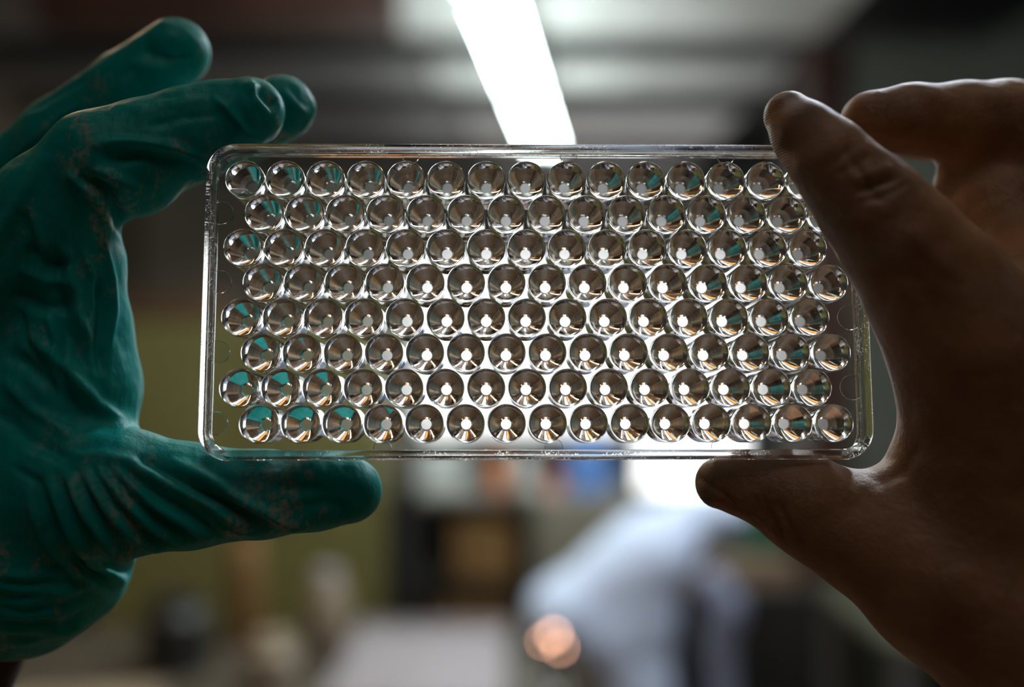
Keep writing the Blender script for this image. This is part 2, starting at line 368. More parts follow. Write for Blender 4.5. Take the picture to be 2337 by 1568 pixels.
# bench
BZ = 0.75; BY0, BY1 = 1.75, 2.62
def table(name, x0, x1, y0, y1, z, mat, label, cat):
    t = empty(name, ((x0 + x1) / 2, (y0 + y1) / 2, 0)); wx, wy = x1 - x0, y1 - y0
    box('tabletop', (0, 0, z - 0.02), (wx, wy, 0.04), mat, t, 0.006)
    for sx in (-1, 1):
        for sy in (-1, 1): box('leg', (sx * (wx / 2 - .05), sy * (wy / 2 - .05), (z - .04) / 2), (0.05, 0.05, z - .04), M_STEEL, t, 0.004)
    box('apron', (0, wy / 2 - 0.06, z - 0.08), (wx - 0.15, 0.02, 0.08), M_STEEL, t, 0.003)
    return tag(t, label, cat)
table('work_bench', -1.85, 0.12, BY0, BY1, BZ, M_BENCH, 'brown work bench along the bottom of the picture below the gloved thumb', 'bench')

def jar(name, u, v_base_d, r, hh, mat, lidmat, label, cat='jar', z=BZ):
    x = (u - 1168.5) * v_base_d / F
    t = empty(name, (x, v_base_d, z))
    lathe('body', [(0, 0), (r * .92, 0), (r, 0.006), (r, hh * .72), (r * .7, hh * .86), (r * .6, hh * .88), (0, hh * .88)], mat, t, 28)
    lathe('lid', [(0, hh * .885), (r * .68, hh * .885), (r * .7, hh * .9), (r * .68, hh * .99), (r * .5, hh), (0, hh)], lidmat, t, 28)
    return tag(t, label, cat)
jar('black_flask', 402, 2.30, 0.075, 0.17, M_BLACK, M_BLACK, 'round black flask on the brown bench below the gloved thumb', 'flask')
jar('storage_jar', 622, 2.15, 0.055, 0.12, M_BEIGE, M_BEIGE, 'squat beige jar on the bench, right of the black flask')
jar('storage_jar', 748, 2.42, 0.05, 0.20, M_BEIGE, M_PINKW, 'taller beige jar with a pinkish lid standing against the olive cabinet')
jar('storage_jar', 560, 2.5, 0.045, 0.31, M_CARD, M_CARD, 'tall orange brown jar standing just under the gloved thumb')
# pale tray at the right end of the bench
t = empty('enamel_tray', (-0.20, 2.28, BZ))
bm = bmesh.new(); add_box(bm, (0, 0, 0.008), (0.36, 0.55, 0.012), 0.003)
finish(bm, 'tray_floor', M_PINKW, t)
bm = bmesh.new()
for s in (-1, 1):
    add_box(bm, (s * 0.18, 0, 0.018), (0.012, 0.56, 0.034), 0.003); add_box(bm, (0, s * 0.28, 0.018), (0.35, 0.012, 0.034), 0.003)
finish(bm, 'tray_rim', M_PINKW, t)
tag(t, 'pinkish white tray at the right end of the brown bench', 'tray')
t = empty('paper_stack', (-0.88, 1.98, BZ))
for k in range(4): box('sheet', (0.004 * k, 0.003 * k, 0.004 + 0.0065 * k), (0.30, 0.21, 0.006), M_BEIGE, t, 0, 0.05 * k)
tag(t, 'grey beige stack of papers at the bottom left below the glove cuff', 'paper')
t = empty('pink_dish', at(880, 784, 1.88) * 1.0); t.location.z = BZ
lathe('bowl', [(0, 0), (0.03, 0), (0.05, 0.02), (0.06, 0.045), (0.056, 0.045), (0.045, 0.022), (0.028, 0.006), (0, 0.006)], plain('pink_glaze', (0.5, 0.2, 0.18), 0.4), t)
tag(t, 'small reddish dish on the bench in front of the pinkish tray', 'dish')

# small orange signal lamp at the far edge of the blue cloth
lampx = at(1262, 1462, 2.1)
t = empty('signal_lamp', (lampx.x, lampx.y, BZ)); LZ = lampx.z - BZ
lathe('stand', [(0, 0), (0.03, 0), (0.03, 0.01), (0.012, 0.02), (0.010, LZ - 0.05), (0, LZ - 0.05)], M_STEEL, t, 24)
box('lamp_housing', (0, 0.02, LZ - 0.02), (0.06, 0.03, 0.06), M_BLACK, t, 0.004)
M_SIG = emit('orange_signal', (1.0, 0.52, 0.34), BULB_LIGHT)
for dx, dz, rr in ((0.001, 0.013, 0.006), (-0.019, 0.0, 0.004), (0.015, -0.014, 0.0045)):
    lathe('signal_bulb', [(0, -rr), (rr * .7, -rr * .7), (rr, 0), (rr * .7, rr * .7), (0, rr)], M_SIG, t, 20, (dx, -0.004, LZ + dz), 'Z')
tag(t, 'small glowing orange lamp on a thin stand in front of the pale blue cloth', 'lamp')

# dark open rack with brown boxes
RY = 3.45; RX0, RX1 = at(895, 0, RY).x, at(1212, 0, RY).x; RT = 0.99
t = empty('storage_rack', ((RX0 + RX1) / 2, RY, 0)); rw = RX1 - RX0
box('side_panel', (-rw / 2 + 0.045, 0, RT / 2), (0.09, 0.36, RT), M_BLACK, t, 0.004)
box('side_panel', (rw / 2 - 0.01, 0, RT / 2), (0.02, 0.36, RT), M_BLACK, t, 0.004)
for z in (0.10, 0.42, 0.70, RT - 0.012): box('shelf', (0.0, 0, z), (rw - 0.03, 0.36, 0.024), M_BENCH if z > .9 else M_BLACK, t, 0.004)
box('back_panel', (0.05, 0.19, RT / 2), (rw - 0.1, 0.012, RT), M_WALL, t)
tag(t, 'dark open rack with wooden boxes standing right of the olive cabinet', 'rack')
lx0, lx1 = at(1216, 0, RY).x, at(1432, 0, RY).x
t = empty('low_cabinet', ((lx0 + lx1) / 2, RY, 0)); lw = lx1 - lx0
M_LOW = plain('grey_olive_paint', (0.22, 0.195, 0.145), 0.5, vary=0.1)
box('carcass', (0, 0, RT / 2), (lw, 0.36, RT), M_LOW, t, 0.006)
for k in range(2):
    dd = box('drawer', (0, -0.188, 0.28 + 0.45 * k), (lw - 0.03, 0.014, 0.42), M_LOW, t, 0.004)
    box('handle', (0, -0.205, 0.28 + 0.45 * k), (0.1, 0.016, 0.014), M_STEEL, dd, 0.003)
tag(t, 'low grey olive cabinet under the blue container, right of the dark rack', 'cabinet')
def crate(x, z, s, hgt, lab, mat=M_CARD):
    t = empty('wooden_box', (x, RY - 0.02, z))
    for k in (-1, 1): box('side', (k * (s / 2 - .006), 0, hgt / 2), (0.012, 0.24, hgt), mat, t, 0.002)
    for k in (-1, 1): box('end', (0, k * 0.114, hgt / 2), (s - 0.026, 0.012, hgt), mat, t, 0.002)
    box('bottom', (0, 0, 0.006), (s - 0.026, 0.21, 0.01), mat, t)
    box('lid', (0, 0, hgt + .006), (s, 0.25, 0.01), mat, t, 0.002)
    return tag(t, lab, 'box')
crate(at(1105, 0, RY).x, 0.712, 0.20, 0.19, 'brown wooden box on the upper shelf of the dark rack')
crate(at(1090, 0, RY).x, 0.434, 0.24, 0.20, 'wider brown wooden box on the lower shelf of the dark rack')
def small_box(u, wd, hh, mat, lab, cat='box', name='storage_box', dy=0.0):
    t = empty(name, (at(u, 0, RY).x, RY + dy, RT))
    box('body', (0, 0, hh * .42), (wd, 0.14, hh * .84), mat, t, 0.004)
    box('lid', (0, 0, hh * .92), (wd + 0.008, 0.148, hh * .15), mat, t, 0.004)
    return tag(t, lab, cat)
small_box(1010, 0.15, 0.14, M_WHITE, 'white plastic box on top of the dark rack under the plate')
def bottle(u, r, hh, mat, cap, lab, dy=0.0, cat='bottle'):
    t = empty('plastic_bottle', (at(u, 0, RY).x, RY + dy, RT))
    lathe('body', [(0, 0), (r * .95, 0), (r, 0.005), (r, hh * .65), (r * .85, hh * .76), (r * .4, hh * .84), (r * .36, hh * .9), (0, hh * .9)], mat, t, 28)
    lathe('cap', [(0, hh * .9), (r * .45, hh * .9), (r * .45, hh * .99), (0, hh)], cap, t, 24)
    return tag(t, lab, cat)
bottle(1138, 0.034, 0.15, M_ORANGE, M_WHITE, 'orange plastic bottle on the rack between white box and grey bottle', -0.06)
bottle(1195, 0.036, 0.17, M_WHITE, M_STEEL, 'pale grey bottle on the rack left of the coral one')
bottle(1262, 0.022, 0.09, M_CORAL, M_CORAL, 'slim coral red bottle on the rack left of the blue container', -0.08)
bottle(1345, 0.075, 0.22, M_BLUE, M_BLUE, 'round blue plastic container on the right end of the rack top', cat='container')
# yellow-green bottle top just above the plate, hanging fixture high on the back wall
t = empty('wall_disc', at(1125, 352, 6.9))
lathe('disc', [(0, 0.04), (0.07, 0.04), (0.085, 0.03), (0.09, 0), (0, 0)], M_YELLOW, t, 32, axis='Y')
tag(t, 'small round yellow green disc high on the back wall by the strip lamp', 'disc')

# ------------------------------------------------------------------ implicit surfaces (hands, crumpled cloth)
def implicit(chains, vox, k_body=5.0, post=None):
    """chains: list of (k, [(x,y,z,r), ...]) in one length unit -> verts, quads of the smooth union (naive surface nets)."""
    pts = np.array([p for c in chains for p in c[1]], dtype=np.float64)
    lo = (pts[:, :3] - pts[:, 3:4]).min(0) - 4 * vox; hi = (pts[:, :3] + pts[:, 3:4]).max(0) + 4 * vox
    n = np.ceil((hi - lo) / vox).astype(int) + 1
    big = 1e3
    vol = np.full(n, big, np.float32)
    ax = [lo[i] + vox * np.arange(n[i]) for i in range(3)]
    for k, ch in chains:
        segs = list(zip(ch, ch[1:])) if len(ch) > 1 else [(ch[0], ch[0])]
        a_all = np.array(ch); rmax = a_all[:, 3].max()
        pad = k * 1.3 + 3 * vox
        l2 = (a_all[:, :3] - a_all[:, 3:4]).min(0) - pad; h2 = (a_all[:, :3] + a_all[:, 3:4]).max(0) + pad
        i0 = np.maximum(0, ((l2 - lo) / vox).astype(int)); i1 = np.minimum(n, ((h2 - lo) / vox).astype(int) + 2)
        sl = tuple(slice(i0[i], i1[i]) for i in range(3))
        X = ax[0][sl[0]][:, None, None].astype(np.float32); Y = ax[1][sl[1]][None, :, None].astype(np.float32); Z = ax[2][sl[2]][None, None, :].astype(np.float32)
        cd_ = None
        for a, b in segs:
            a = np.array(a, float); b = np.array(b, float); ba = b[:3] - a[:3]; L = float(ba @ ba) + 1e-9
            px, py, pz = X - a[0], Y - a[1], Z - a[2]
            tt = np.clip((px * ba[0] + py * ba[1] + pz * ba[2]) / L, 0, 1)
            dd_ = np.sqrt((px - tt * ba[0]) ** 2 + (py - tt * ba[1]) ** 2 + (pz - tt * ba[2]) ** 2) - (a[3] + tt * (b[3] - a[3]))
            if cd_ is None: cd_ = dd_
            else:
                kk = 0.25 * min(a[3], b[3]) + 1e-3
                hh = np.maximum(kk - np.abs(cd_ - dd_), 0) / kk
                cd_ = np.minimum(cd_, dd_) - hh * hh * kk * 0.25
        cur = vol[sl]
        hh = np.maximum(k - np.abs(cur - cd_), 0) / k
        vol[sl] = np.minimum(cur, cd_) - hh * hh * k * 0.25
    if post is not None: vol = post(vol, ax)
    s = vol < 0
    c = np.zeros(tuple(np.array(vol.shape) - 1), np.int8)
    offs = [(i, j, l) for i in (0, 1) for j in (0, 1) for l in (0, 1)]
    nx, ny, nz = c.shape
    for i, j, l in offs: c += s[i:i + nx, j:j + ny, l:l + nz]
    cells = np.argwhere((c > 0) & (c < 8))
    idx = np.full(c.shape, -1, np.int64); idx[cells[:, 0], cells[:, 1], cells[:, 2]] = np.arange(len(cells))
    acc = np.zeros((len(cells), 3)); cnt = np.zeros(len(cells))
    for a_ in range(8):
        for b_ in range(a_ + 1, 8):
            oa, ob = np.array(offs[a_]), np.array(offs[b_])
            if np.abs(oa - ob).sum() != 1: continue
            va = vol[tuple((cells + oa).T)]; vb = vol[tuple((cells + ob).T)]
            mk = (va < 0) != (vb < 0)
            tt = np.where(mk, va / np.where(mk, va - vb, 1), 0)
            p = oa + tt[:, None] * (ob - oa)
            acc += np.where(mk[:, None], p, 0); cnt += mk
    V = lo + vox * (cells + acc / cnt[:, None])
    quads = []
    for axis in range(3):
        sh = [slice(None)] * 3; sh2 = [slice(None)] * 3
        sh[axis] = slice(0, -1); sh2[axis] = slice(1, None)
        s1, s2 = s[tuple(sh)], s[tuple(sh2)]
        e = np.argwhere(s1 != s2)
        flip = s1[tuple(e.T)]
        o1, o2 = [(1, 2), (2, 0), (0, 1)][axis]
        ok = (e[:, o1] > 0) & (e[:, o2] > 0) & (e[:, o1] < c.shape[o1]) & (e[:, o2] < c.shape[o2])
        e = e[ok]; flip = flip[ok]
        d1 = np.zeros(3, int); d1[o1] = 1; d2 = np.zeros(3, int); d2[o2] = 1
        q = np.stack([idx[tuple((e - d1 - d2).T)], idx[tuple((e - d2).T)], idx[tuple(e.T)], idx[tuple((e - d1).T)]], 1)
        q[~flip] = q[~flip][:, ::-1]
        quads.append(q)
    return V, np.concatenate(quads)

def relax(V, Q, it=3, lam=0.5):
    E_ = np.concatenate([Q[:, [0, 1]], Q[:, [1, 2]], Q[:, [2, 3]], Q[:, [3, 0]]]); E_ = np.concatenate([E_, E_[:, ::-1]])
    cnt = np.bincount(E_[:, 0], minlength=len(V))[:, None]
    for _ in range(it):
        s = np.stack([np.bincount(E_[:, 0], V[E_[:, 1], i], len(V)) for i in range(3)], 1) / np.maximum(cnt, 1)
        V = V + lam * (s - V)
    return V

def vnormals(V, Q):
    nf = np.cross(V[Q[:, 2]] - V[Q[:, 0]], V[Q[:, 3]] - V[Q[:, 1]])
    N = np.zeros_like(V)
    for k in range(4):
        for i in range(3): N[:, i] += np.bincount(Q[:, k], nf[:, i], len(V))
    return N / (np.linalg.norm(N, axis=1, keepdims=True) + 1e-12)

def pdist(U, pts):
    """distance of 2-D points U to polyline pts and signed side."""
    best = np.full(len(U), 1e9); side = np.zeros(len(U)); par = np.zeros(len(U)); n = len(pts) - 1
    for i, (a, b) in enumerate(zip(pts, pts[1:])):
        a = np.array(a, float); b = np.array(b, float); ba = b - a; L = ba @ ba
        tt = np.clip(((U - a) @ ba) / L, 0, 1); q = U - a - tt[:, None] * ba
        dd_ = np.sqrt((q ** 2).sum(1)); sg = np.sign(ba[0] * (U[:, 1] - a[1]) - ba[1] * (U[:, 0] - a[0]))
        m = dd_ < best; best[m] = dd_[m]; side[m] = sg[m]; par[m] = (i + tt[m]) / n
    return best, side, par

def hand_mesh(name, chains_px, k_scale, creases, mat, parent, origin, vox=0.55, noise=None):
    """chains_px: (k_mm, [(u, v, w_mm, r_px)...]); creases: (polyline px, width px, height mm)."""
    ch = []
    for k, c in chains_px:
        ch.append((k, [(((u - 1168.5) * (D0 + w_) / F), D0 + w_, (784 - v) * (D0 + w_) / F, r * (D0 + w_) / F) for u, v, w_, r in c]))
    V, Q = implicit(ch, vox)
    V = relax(V, Q, 4)
    N = vnormals(V, Q)
    U = np.stack([1168.5 + V[:, 0] * F / V[:, 1], 784 - V[:, 2] * F / V[:, 1]], 1)
    view = -V / np.linalg.norm(V, axis=1, keepdims=True)
    face = np.clip(((N * view).sum(1) - 0.02) / 0.35, 0, 1)
    disp = np.zeros(len(V))
    for pts, wd, amp in creases:
        lo_ = np.min(pts, 0) - 3 * wd; hi_ = np.max(pts, 0) + 3 * wd
        m = np.where((U > lo_).all(1) & (U < hi_).all(1))[0]
        if not len(m): continue
        dd_, sd, par = pdist(U[m], pts)
        taper = np.clip(np.minimum(par, 1 - par) * 5, 0, 1) ** 0.7
        taper = np.where(par < 0.001, 0, taper)
        disp[m] += amp * np.exp(-(dd_ / wd) ** 2) * taper
    if noise is not None: disp += noise(V)
    V = V + N * (disp * face)[:, None]
    V = relax(V, Q, 1, 0.4)
    V = V / 1000.0; V[:, 2] += CAMZ; V -= np.array(origin)
    me = bpy.data.meshes.new(name)
    me.vertices.add(len(V)); me.vertices.foreach_set('co', V.astype(np.float32).ravel())
    me.loops.add(len(Q) * 4); me.loops.foreach_set('vertex_index', Q.astype(np.int32).ravel())
    me.polygons.add(len(Q)); me.polygons.foreach_set('loop_start', np.arange(0, len(Q) * 4, 4, dtype=np.int32))
    me.polygons.foreach_set('use_smooth', np.ones(len(Q), bool))
    me.update(calc_edges=True); me.validate()
    me.materials.append(mat)
    return link(name, me, parent, (0, 0, 0))

def wav(V, s, seed):
    r = np.random.RandomState(seed); out = np.zeros(len(V))
    for k in range(14):
        d_ = r.normal(size=3); d_ /= np.linalg.norm(d_); f_ = s * r.uniform(0.6, 1.6); ph = r.uniform(0, 6.28)
        out += np.sin((V @ d_) * f_ + ph)
    return out / 14 ** 0.5 * 0.7

# ------------------------------------------------------------------ the gloved hand
origin = P3(60, 1450, 20)
gl = empty('gloved_hand', origin)
tag(gl, 'hand in a dirty wrinkled teal rubber glove gripping the left end of the clear plate', 'hand')
glove = [
    (6, [(-60, 760, 22, 230), (-40, 960, 20, 250), (20, 1180, 16, 235)]),                       # palm
    (6, [(20, 1180, 16, 235), (85, 1270, 16, 200), (50, 1345, 20, 150), (20, 1375, 24, 128)]),   # heel to cuff
    (6, [(120, 470, 8, 118), (170, 600, 10, 106), (168, 760, 12, 124), (170, 880, 12, 140), (160, 985, 12, 140)]),
    (3, [(-40, 660, 12, 170), (110, 500, 9, 132), (225, 372, 6, 112)]),
    (3, [(225, 372, 6, 112), (330, 340, 9, 108), (430, 308, 12, 104), (500, 282, 14, 94), (571, 255, 13, 78)]),   # index
    (4, [(270, 400, 8, 98), (320, 415, 10, 76)]),
    (4, [(150, 1100, 8, 175), (270, 1125, 5, 146), (430, 1132, 6, 118), (600, 1128, 8, 98), (720, 1121, 8, 88), (796, 1119, 8, 76)]),  # thumb
    (1.2, [(-60, 640, 38, 110), (250, 420, 38, 84), (480, 322, 30, 74), (560, 292, 27, 74), (644, 246, 24, 73)]),     # middle
    (1.5, [(644, 246, 24, 60), (694, 247, 24, 24), (706, 246, 24, 13)]),
    (1.2, [(-90, 560, 52, 110), (-20, 445, 46, 84), (140, 310, 38, 84), (290, 200, 33, 80), (402, 119, 31, 76)]),     # ring
    (1.2, [(-90, 640, 62, 100), (60, 420, 62, 72), (200, 300, 58, 66), (290, 225, 54, 60)]),                          # little
    (3, [(170, 560, 26, 60), (222, 700, 34, 58), (244, 820, 36, 62), (250, 915, 34, 66)]),                            # loose fold of the far side
]
C = []
# thumb-base folds fanning from the web down to the wrist
fan = [[(150, 1080), (200, 1180), (260, 1260), (330, 1290)], [(185, 1075), (245, 1165), (310, 1230), (385, 1262)],
       [(215, 1070), (285, 1150), (350, 1205), (430, 1248)], [(250, 1068), (330, 1140), (400, 1180), (490, 1238)],
       [(110, 1090), (150, 1200), (215, 1290), (290, 1330)], [(60, 1110), (100, 1220), (170, 1310), (240, 1360)],
       [(290, 1055), (400, 1115), (470, 1150), (560, 1210)]]
for k, p in enumerate(fan): C.append((p, 12, 1.3)); C.append(([(x + 20, y - 15) for x, y in p], 9, -1.2))
C += [([(380, 1050), (470, 1095), (560, 1150), (660, 1195), (720, 1205)], 14, 1.3), ([(440, 1100), (540, 1165), (620, 1205)], 14, -1.2),
      ([(620, 1110), (700, 1115), (790, 1120)], 26, -0.9), ([(660, 1165), (740, 1150), (800, 1165)], 14, -0.7)]
for k in range(6):   # cuff rings
    y = 1305 + 30 * k
    j = 9 * math.sin(k * 2.1); C.append(([(-10, y + 8 - j), (60, y + 14), (130 + 4 * j, y + 6 + j), (210, y - 22 + j)], 12, 0.55)); C.append(([(-10, y + 23 + j), (60, y + 29), (130, y + 19)], 11, -0.5))
# index finger folds
C += [([(200, 330), (300, 325), (400, 340), (480, 380)], 13, 1.1), ([(230, 360), (330, 352), (420, 372), (470, 400)], 18, -1.5),
      ([(180, 400), (240, 430), (275, 500), (290, 540)], 12, -2.4), ([(150, 390), (215, 450), (255, 530)], 12, 1.1), ([(210, 385), (290, 420), (350, 450)], 14, 1.0),
      ([(480, 220), (520, 250), (560, 300), (610, 318)], 10, 0.9), ([(565, 180), (585, 220), (620, 262)], 12, 0.9), ([(585, 200), (612, 235), (632, 250)], 16, -1.3),
      ([(110, 345), (60, 430), (10, 520), (-30, 600)], 16, 0.9), ([(60, 560), (110, 600), (170, 605)], 14, -1.0), ([(40, 610), (100, 640), (180, 650)], 14, 0.9),
      ([(30, 660), (100, 700), (180, 690)], 16, -1.1), ([(150, 560), (165, 640), (180, 720), (215, 800)], 12, 1.0), ([(120, 560), (135, 660), (160, 760), (200, 850)], 14, -1.1),
      ([(215, 620), (235, 700), (225, 790), (235, 860)], 12, -1.4), ([(60, 760), (140, 830), (220, 920), (290, 975)], 16, 1.2), ([(20, 800), (110, 870), (200, 960)], 18, -1.3),
      ([(0, 860), (80, 940), (180, 1010)], 16, 0.9), ([(-10, 940), (80, 1010), (170, 1050)], 18, -0.9),
      ([(320, 110), (380, 130), (440, 125)], 14, -1.0), ([(290, 140), (360, 160), (430, 165)], 12, 0.7), ([(640, 200), (670, 240), (700, 262)], 10, 0.7)]
C = [(p, w_, a_ * 1.25) for p, w_, a_ in C]
C += [([(70, 470), (95, 560), (90, 640)], 9, 0.7), ([(50, 480), (72, 560), (68, 650)], 9, -0.8), ([(300, 260), (400, 235), (480, 225)], 12, 0.5), ([(330, 290), (420, 268), (500, 262)], 9, -0.5),
      ([(100, 700), (130, 780), (120, 860), (150, 940)], 8, 0.8), ([(120, 690), (150, 770), (142, 850), (172, 930)], 8, -0.9), ([(40, 700), (60, 780), (110, 850)], 10, -0.9),
      ([(185, 560), (215, 640), (205, 740)], 7, 0.8), ([(240, 560), (258, 640), (262, 720), (250, 800)], 7, 0.8), ([(120, 1010), (170, 1040), (240, 1040), (330, 1060)], 12, 0.6),
      ([(20, 1060), (90, 1100), (130, 1170), (160, 1260)], 10, -0.8), ([(60, 255), (130, 215), (210, 170)], 9, -0.6), ([(30, 360), (110, 290), (200, 225)], 9, 0.6),
      ([(500, 1075), (600, 1085), (690, 1075)], 12, 0.35), ([(430, 1170), (520, 1210), (600, 1222)], 8, 0.7)]
go = hand_mesh('glove', glove, 1, C, glove_mat(), gl, origin, 0.55, lambda V: 0.16 * wav(V, 0.55, 3) + 0.07 * wav(V, 1.5, 5))
# dark sleeve below the cuff
M_SLEEVE = plain('dark_brown_sleeve', (0.03, 0.016, 0.010), 0.9, vary=0.2, scale=60)
hand_mesh('sleeve', [(4, [(-50, 1425, 28, 128), (-330, 1780, 38, 255), (-800, 2450, 60, 330), (-1250, 3100, 85, 370)])], 1, [], M_SLEEVE, gl, origin, 2.0)

# ------------------------------------------------------------------ the bare hand
origin2 = P3(2400, 1250, 0)
bh = empty('bare_hand', origin2)
tag(bh, 'bare brown hand pinching the right end of the clear plate between thumb and forefinger', 'hand')
hand = [
    (3, [(1799, 264, -4, 56), (1838, 308, -7, 74), (1888, 358, -9, 88), (1935, 415, -9, 98), (1990, 474, -9, 116), (2060, 560, -9, 130), (2135, 660, -8, 152), (2235, 815, -6, 172)]),
    (8, [(2235, 815, -6, 172), (2268, 990, -4, 186), (2265, 1150, 0, 205)]),
    (9, [(2390, 700, 8, 200), (2420, 950, 8, 240), (2400, 1250, 2, 235), (2560, 1500, 0, 210), (2800, 1850, 6, 200)]),
    (5, [(1646, 1102, 5, 60), (1700, 1106, 5, 72), (1765, 1120, 4, 87), (1835, 1150, 3, 110), (1900, 1190, 2, 112), (1990, 1240, 0, 126), (2150, 1335, -3, 172), (2330, 1440, -5, 225)]),
    (9, [(2080, 1180, 2, 120), (2200, 1120, 2, 170)]),
    (2, [(1988, 276, 13, 68), (2080, 272, 14, 78), (2200, 282, 17, 92), (2290, 296, 19, 108), (2400, 440, 22, 125), (2420, 700, 20, 150)]),   # middle
    (4, [(2195, 425, 20, 62), (2270, 480, 18, 110), (2330, 600, 14, 150)]),
    (2, [(2075, 295, 34, 66), (2300, 300, 40, 88), (2430, 500, 42, 120), (2440, 760, 34, 150)]),  # ring
    (2, [(2180, 320, 54, 56), (2330, 340, 58, 72), (2450, 560, 56, 100), (2470, 820, 42, 130)]),  # little
]
C2 = [([(1588, 1086), (1615, 1104), (1655, 1128), (1692, 1162)], 4.5, -0.6), ([(1592, 1110), (1625, 1128), (1665, 1150)], 12, 0.3), ([(1690, 1162), (1712, 1172), (1730, 1196)], 7, -0.5),
      ([(1925, 330), (1960, 390), (1990, 440), (2030, 470)], 10, -0.5), ([(1950, 440), (2010, 420), (2060, 400)], 8, -0.9), ([(1940, 415), (1990, 395), (2040, 380)], 12, 0.6),
      ([(1955, 465), (2020, 445), (2080, 415)], 8, -0.6), ([(1900, 405), (1950, 375), (1990, 350)], 7, -0.35), ([(1885, 385), (1925, 352), (1960, 325)], 6, -0.25),
      ([(1690, 1168), (1740, 1185), (1775, 1225)], 9, 0.5), ([(1740, 1130), (1760, 1180), (1800, 1240)], 8, -0.6), ([(1775, 1140), (1795, 1190), (1840, 1250)], 8, -0.6),
      ([(1715, 1125), (1735, 1165), (1755, 1200)], 7, -0.4), ([(1850, 1060), (1900, 1090), (1960, 1150)], 20, 0.5), ([(1985, 1110), (2060, 1080), (2110, 1000)], 16, -0.5),
      ([(2050, 520), (2120, 560), (2180, 640)], 22, 0.5), ([(2020, 600), (2090, 640), (2140, 720)], 22, -0.4)]
sk = skin_mat()
ho = hand_mesh('hand', hand, 1, C2, sk, bh, origin2, 0.55, lambda V: 0.10 * wav(V, 0.6, 8) + 0.05 * wav(V, 1.6, 9))
# thumbnail: a curved plate lying on the underside of the thumb tip
def nail():
    bm = bmesh.new(); rows = []
    for i in range(11):
        t_ = i / 10; u_ = 1597 + 98 * t_
        r_ = math.sqrt(60 ** 2 - (1646 - u_) ** 2) if u_ < 1646 else 60 + 12 * (u_ - 1646) / 54
        cv = 1102 + 4 * max(0, (u_ - 1646) / 54); r_ += 0.2
        half = 0.72 * (1 - abs(2 * t_ - 1) ** 3.2) ** 0.5 + 0.02
        row = []
        for j in range(13):
            ang = 0.22 + (j / 12 - 0.5) * 2 * half
            p = P3(u_, cv + math.cos(ang) * r_, 5 - math.sin(ang) * r_ * (D0 + 5) / F)
            row.append(bm.verts.new(np.array(p) - np.array(origin2)))
        rows.append(row)
    for a, b in zip(rows, rows[1:]):
        for j in range(12): bm.faces.new((a[j], a[j + 1], b[j + 1], b[j]))
    bmesh.ops.solidify(bm, geom=bm.faces[:], thickness=-0.0004)
    o = finish(bm, 'thumbnail', plain('nail', (0.42, 0.24, 0.15), 0.25, vary=0.08, scale=200), bh, smooth=60)
    o['label'] = 'short smooth thumbnail, paler than the skin'
nail()

# ------------------------------------------------------------------ crumpled pale blue cloth on a dark chair
def blob(name, chains, vox, mat, parent, origin, amp=0.0, fr=20.0):
    V, Q = implicit(chains, vox)
    V = relax(V, Q, 2); N = vnormals(V, Q)
    if amp: V = V + N * (amp * wav(V, fr, 11))[:, None]
    V = V - np.array(origin)
    me = bpy.data.meshes.new(name); me.from_pydata(V.tolist(), [], Q.tolist())
    for p in me.polygons: p.use_smooth = True
    me.materials.append(mat)
    return link(name, me, parent)
def ch(d, *pp): return [(*at(u, v, d + dz), r * (d + dz) / F) for u, v, dz, r in pp]
CD = 2.55
oc = (0.3, CD, 0.45)
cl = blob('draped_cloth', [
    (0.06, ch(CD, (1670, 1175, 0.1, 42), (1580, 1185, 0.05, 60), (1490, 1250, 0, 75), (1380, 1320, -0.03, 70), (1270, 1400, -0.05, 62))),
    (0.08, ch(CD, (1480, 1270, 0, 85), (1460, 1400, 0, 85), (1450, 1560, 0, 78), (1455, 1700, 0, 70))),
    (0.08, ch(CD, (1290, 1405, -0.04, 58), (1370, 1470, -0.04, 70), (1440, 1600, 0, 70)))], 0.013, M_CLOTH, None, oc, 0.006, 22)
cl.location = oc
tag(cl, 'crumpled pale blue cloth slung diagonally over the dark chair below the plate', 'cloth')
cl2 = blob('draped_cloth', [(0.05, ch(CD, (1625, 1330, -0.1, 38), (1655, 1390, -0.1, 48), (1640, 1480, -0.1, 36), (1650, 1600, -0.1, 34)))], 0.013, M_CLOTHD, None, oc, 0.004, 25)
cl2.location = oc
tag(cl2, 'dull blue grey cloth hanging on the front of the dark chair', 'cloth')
# dark chair
t = empty('office_chair', (at(1700, 0, CD + 0.2).x, CD + 0.25, 0)); 
box('backrest', (0.0, 0, 0.61), (0.42, 0.06, 0.40), M_BLACK, t, 0.02)
box('seat', (0.0, 0.25, 0.46), (0.44, 0.44, 0.07), M_BLACK, t, 0.02)
lathe('gas_lift', [(0, 0.06), (0.03, 0.06), (0.03, 0.43), (0, 0.43)], M_STEEL, t, 16, (0, 0.25, 0))
for k in range(5):
    a = k * 2 * math.pi / 5
    box('leg', (math.cos(a) * 0.15, 0.25 + math.sin(a) * 0.15, 0.06), (0.26, 0.035, 0.03), M_BLACK, t, 0.005, 0)
    t.children[-1].data.transform(Matrix.Translation((0, 0.25, 0)) @ Matrix.Rotation(a, 4, 'Z') @ Matrix.Translation((-math.cos(a) * 0.15 + 0.15, -0.25 - math.sin(a) * 0.15, 0)))
    lathe('caster', [(0, -0.012), (0.024, -0.012), (0.024, 0.012), (0, 0.012)], M_BLACK, t, 14, (math.cos(a) * 0.28, 0.25 + math.sin(a) * 0.28, 0.024), 'X')
tag(t, 'black chair in shadow between the pale blue cloth and the bare hand', 'chair')
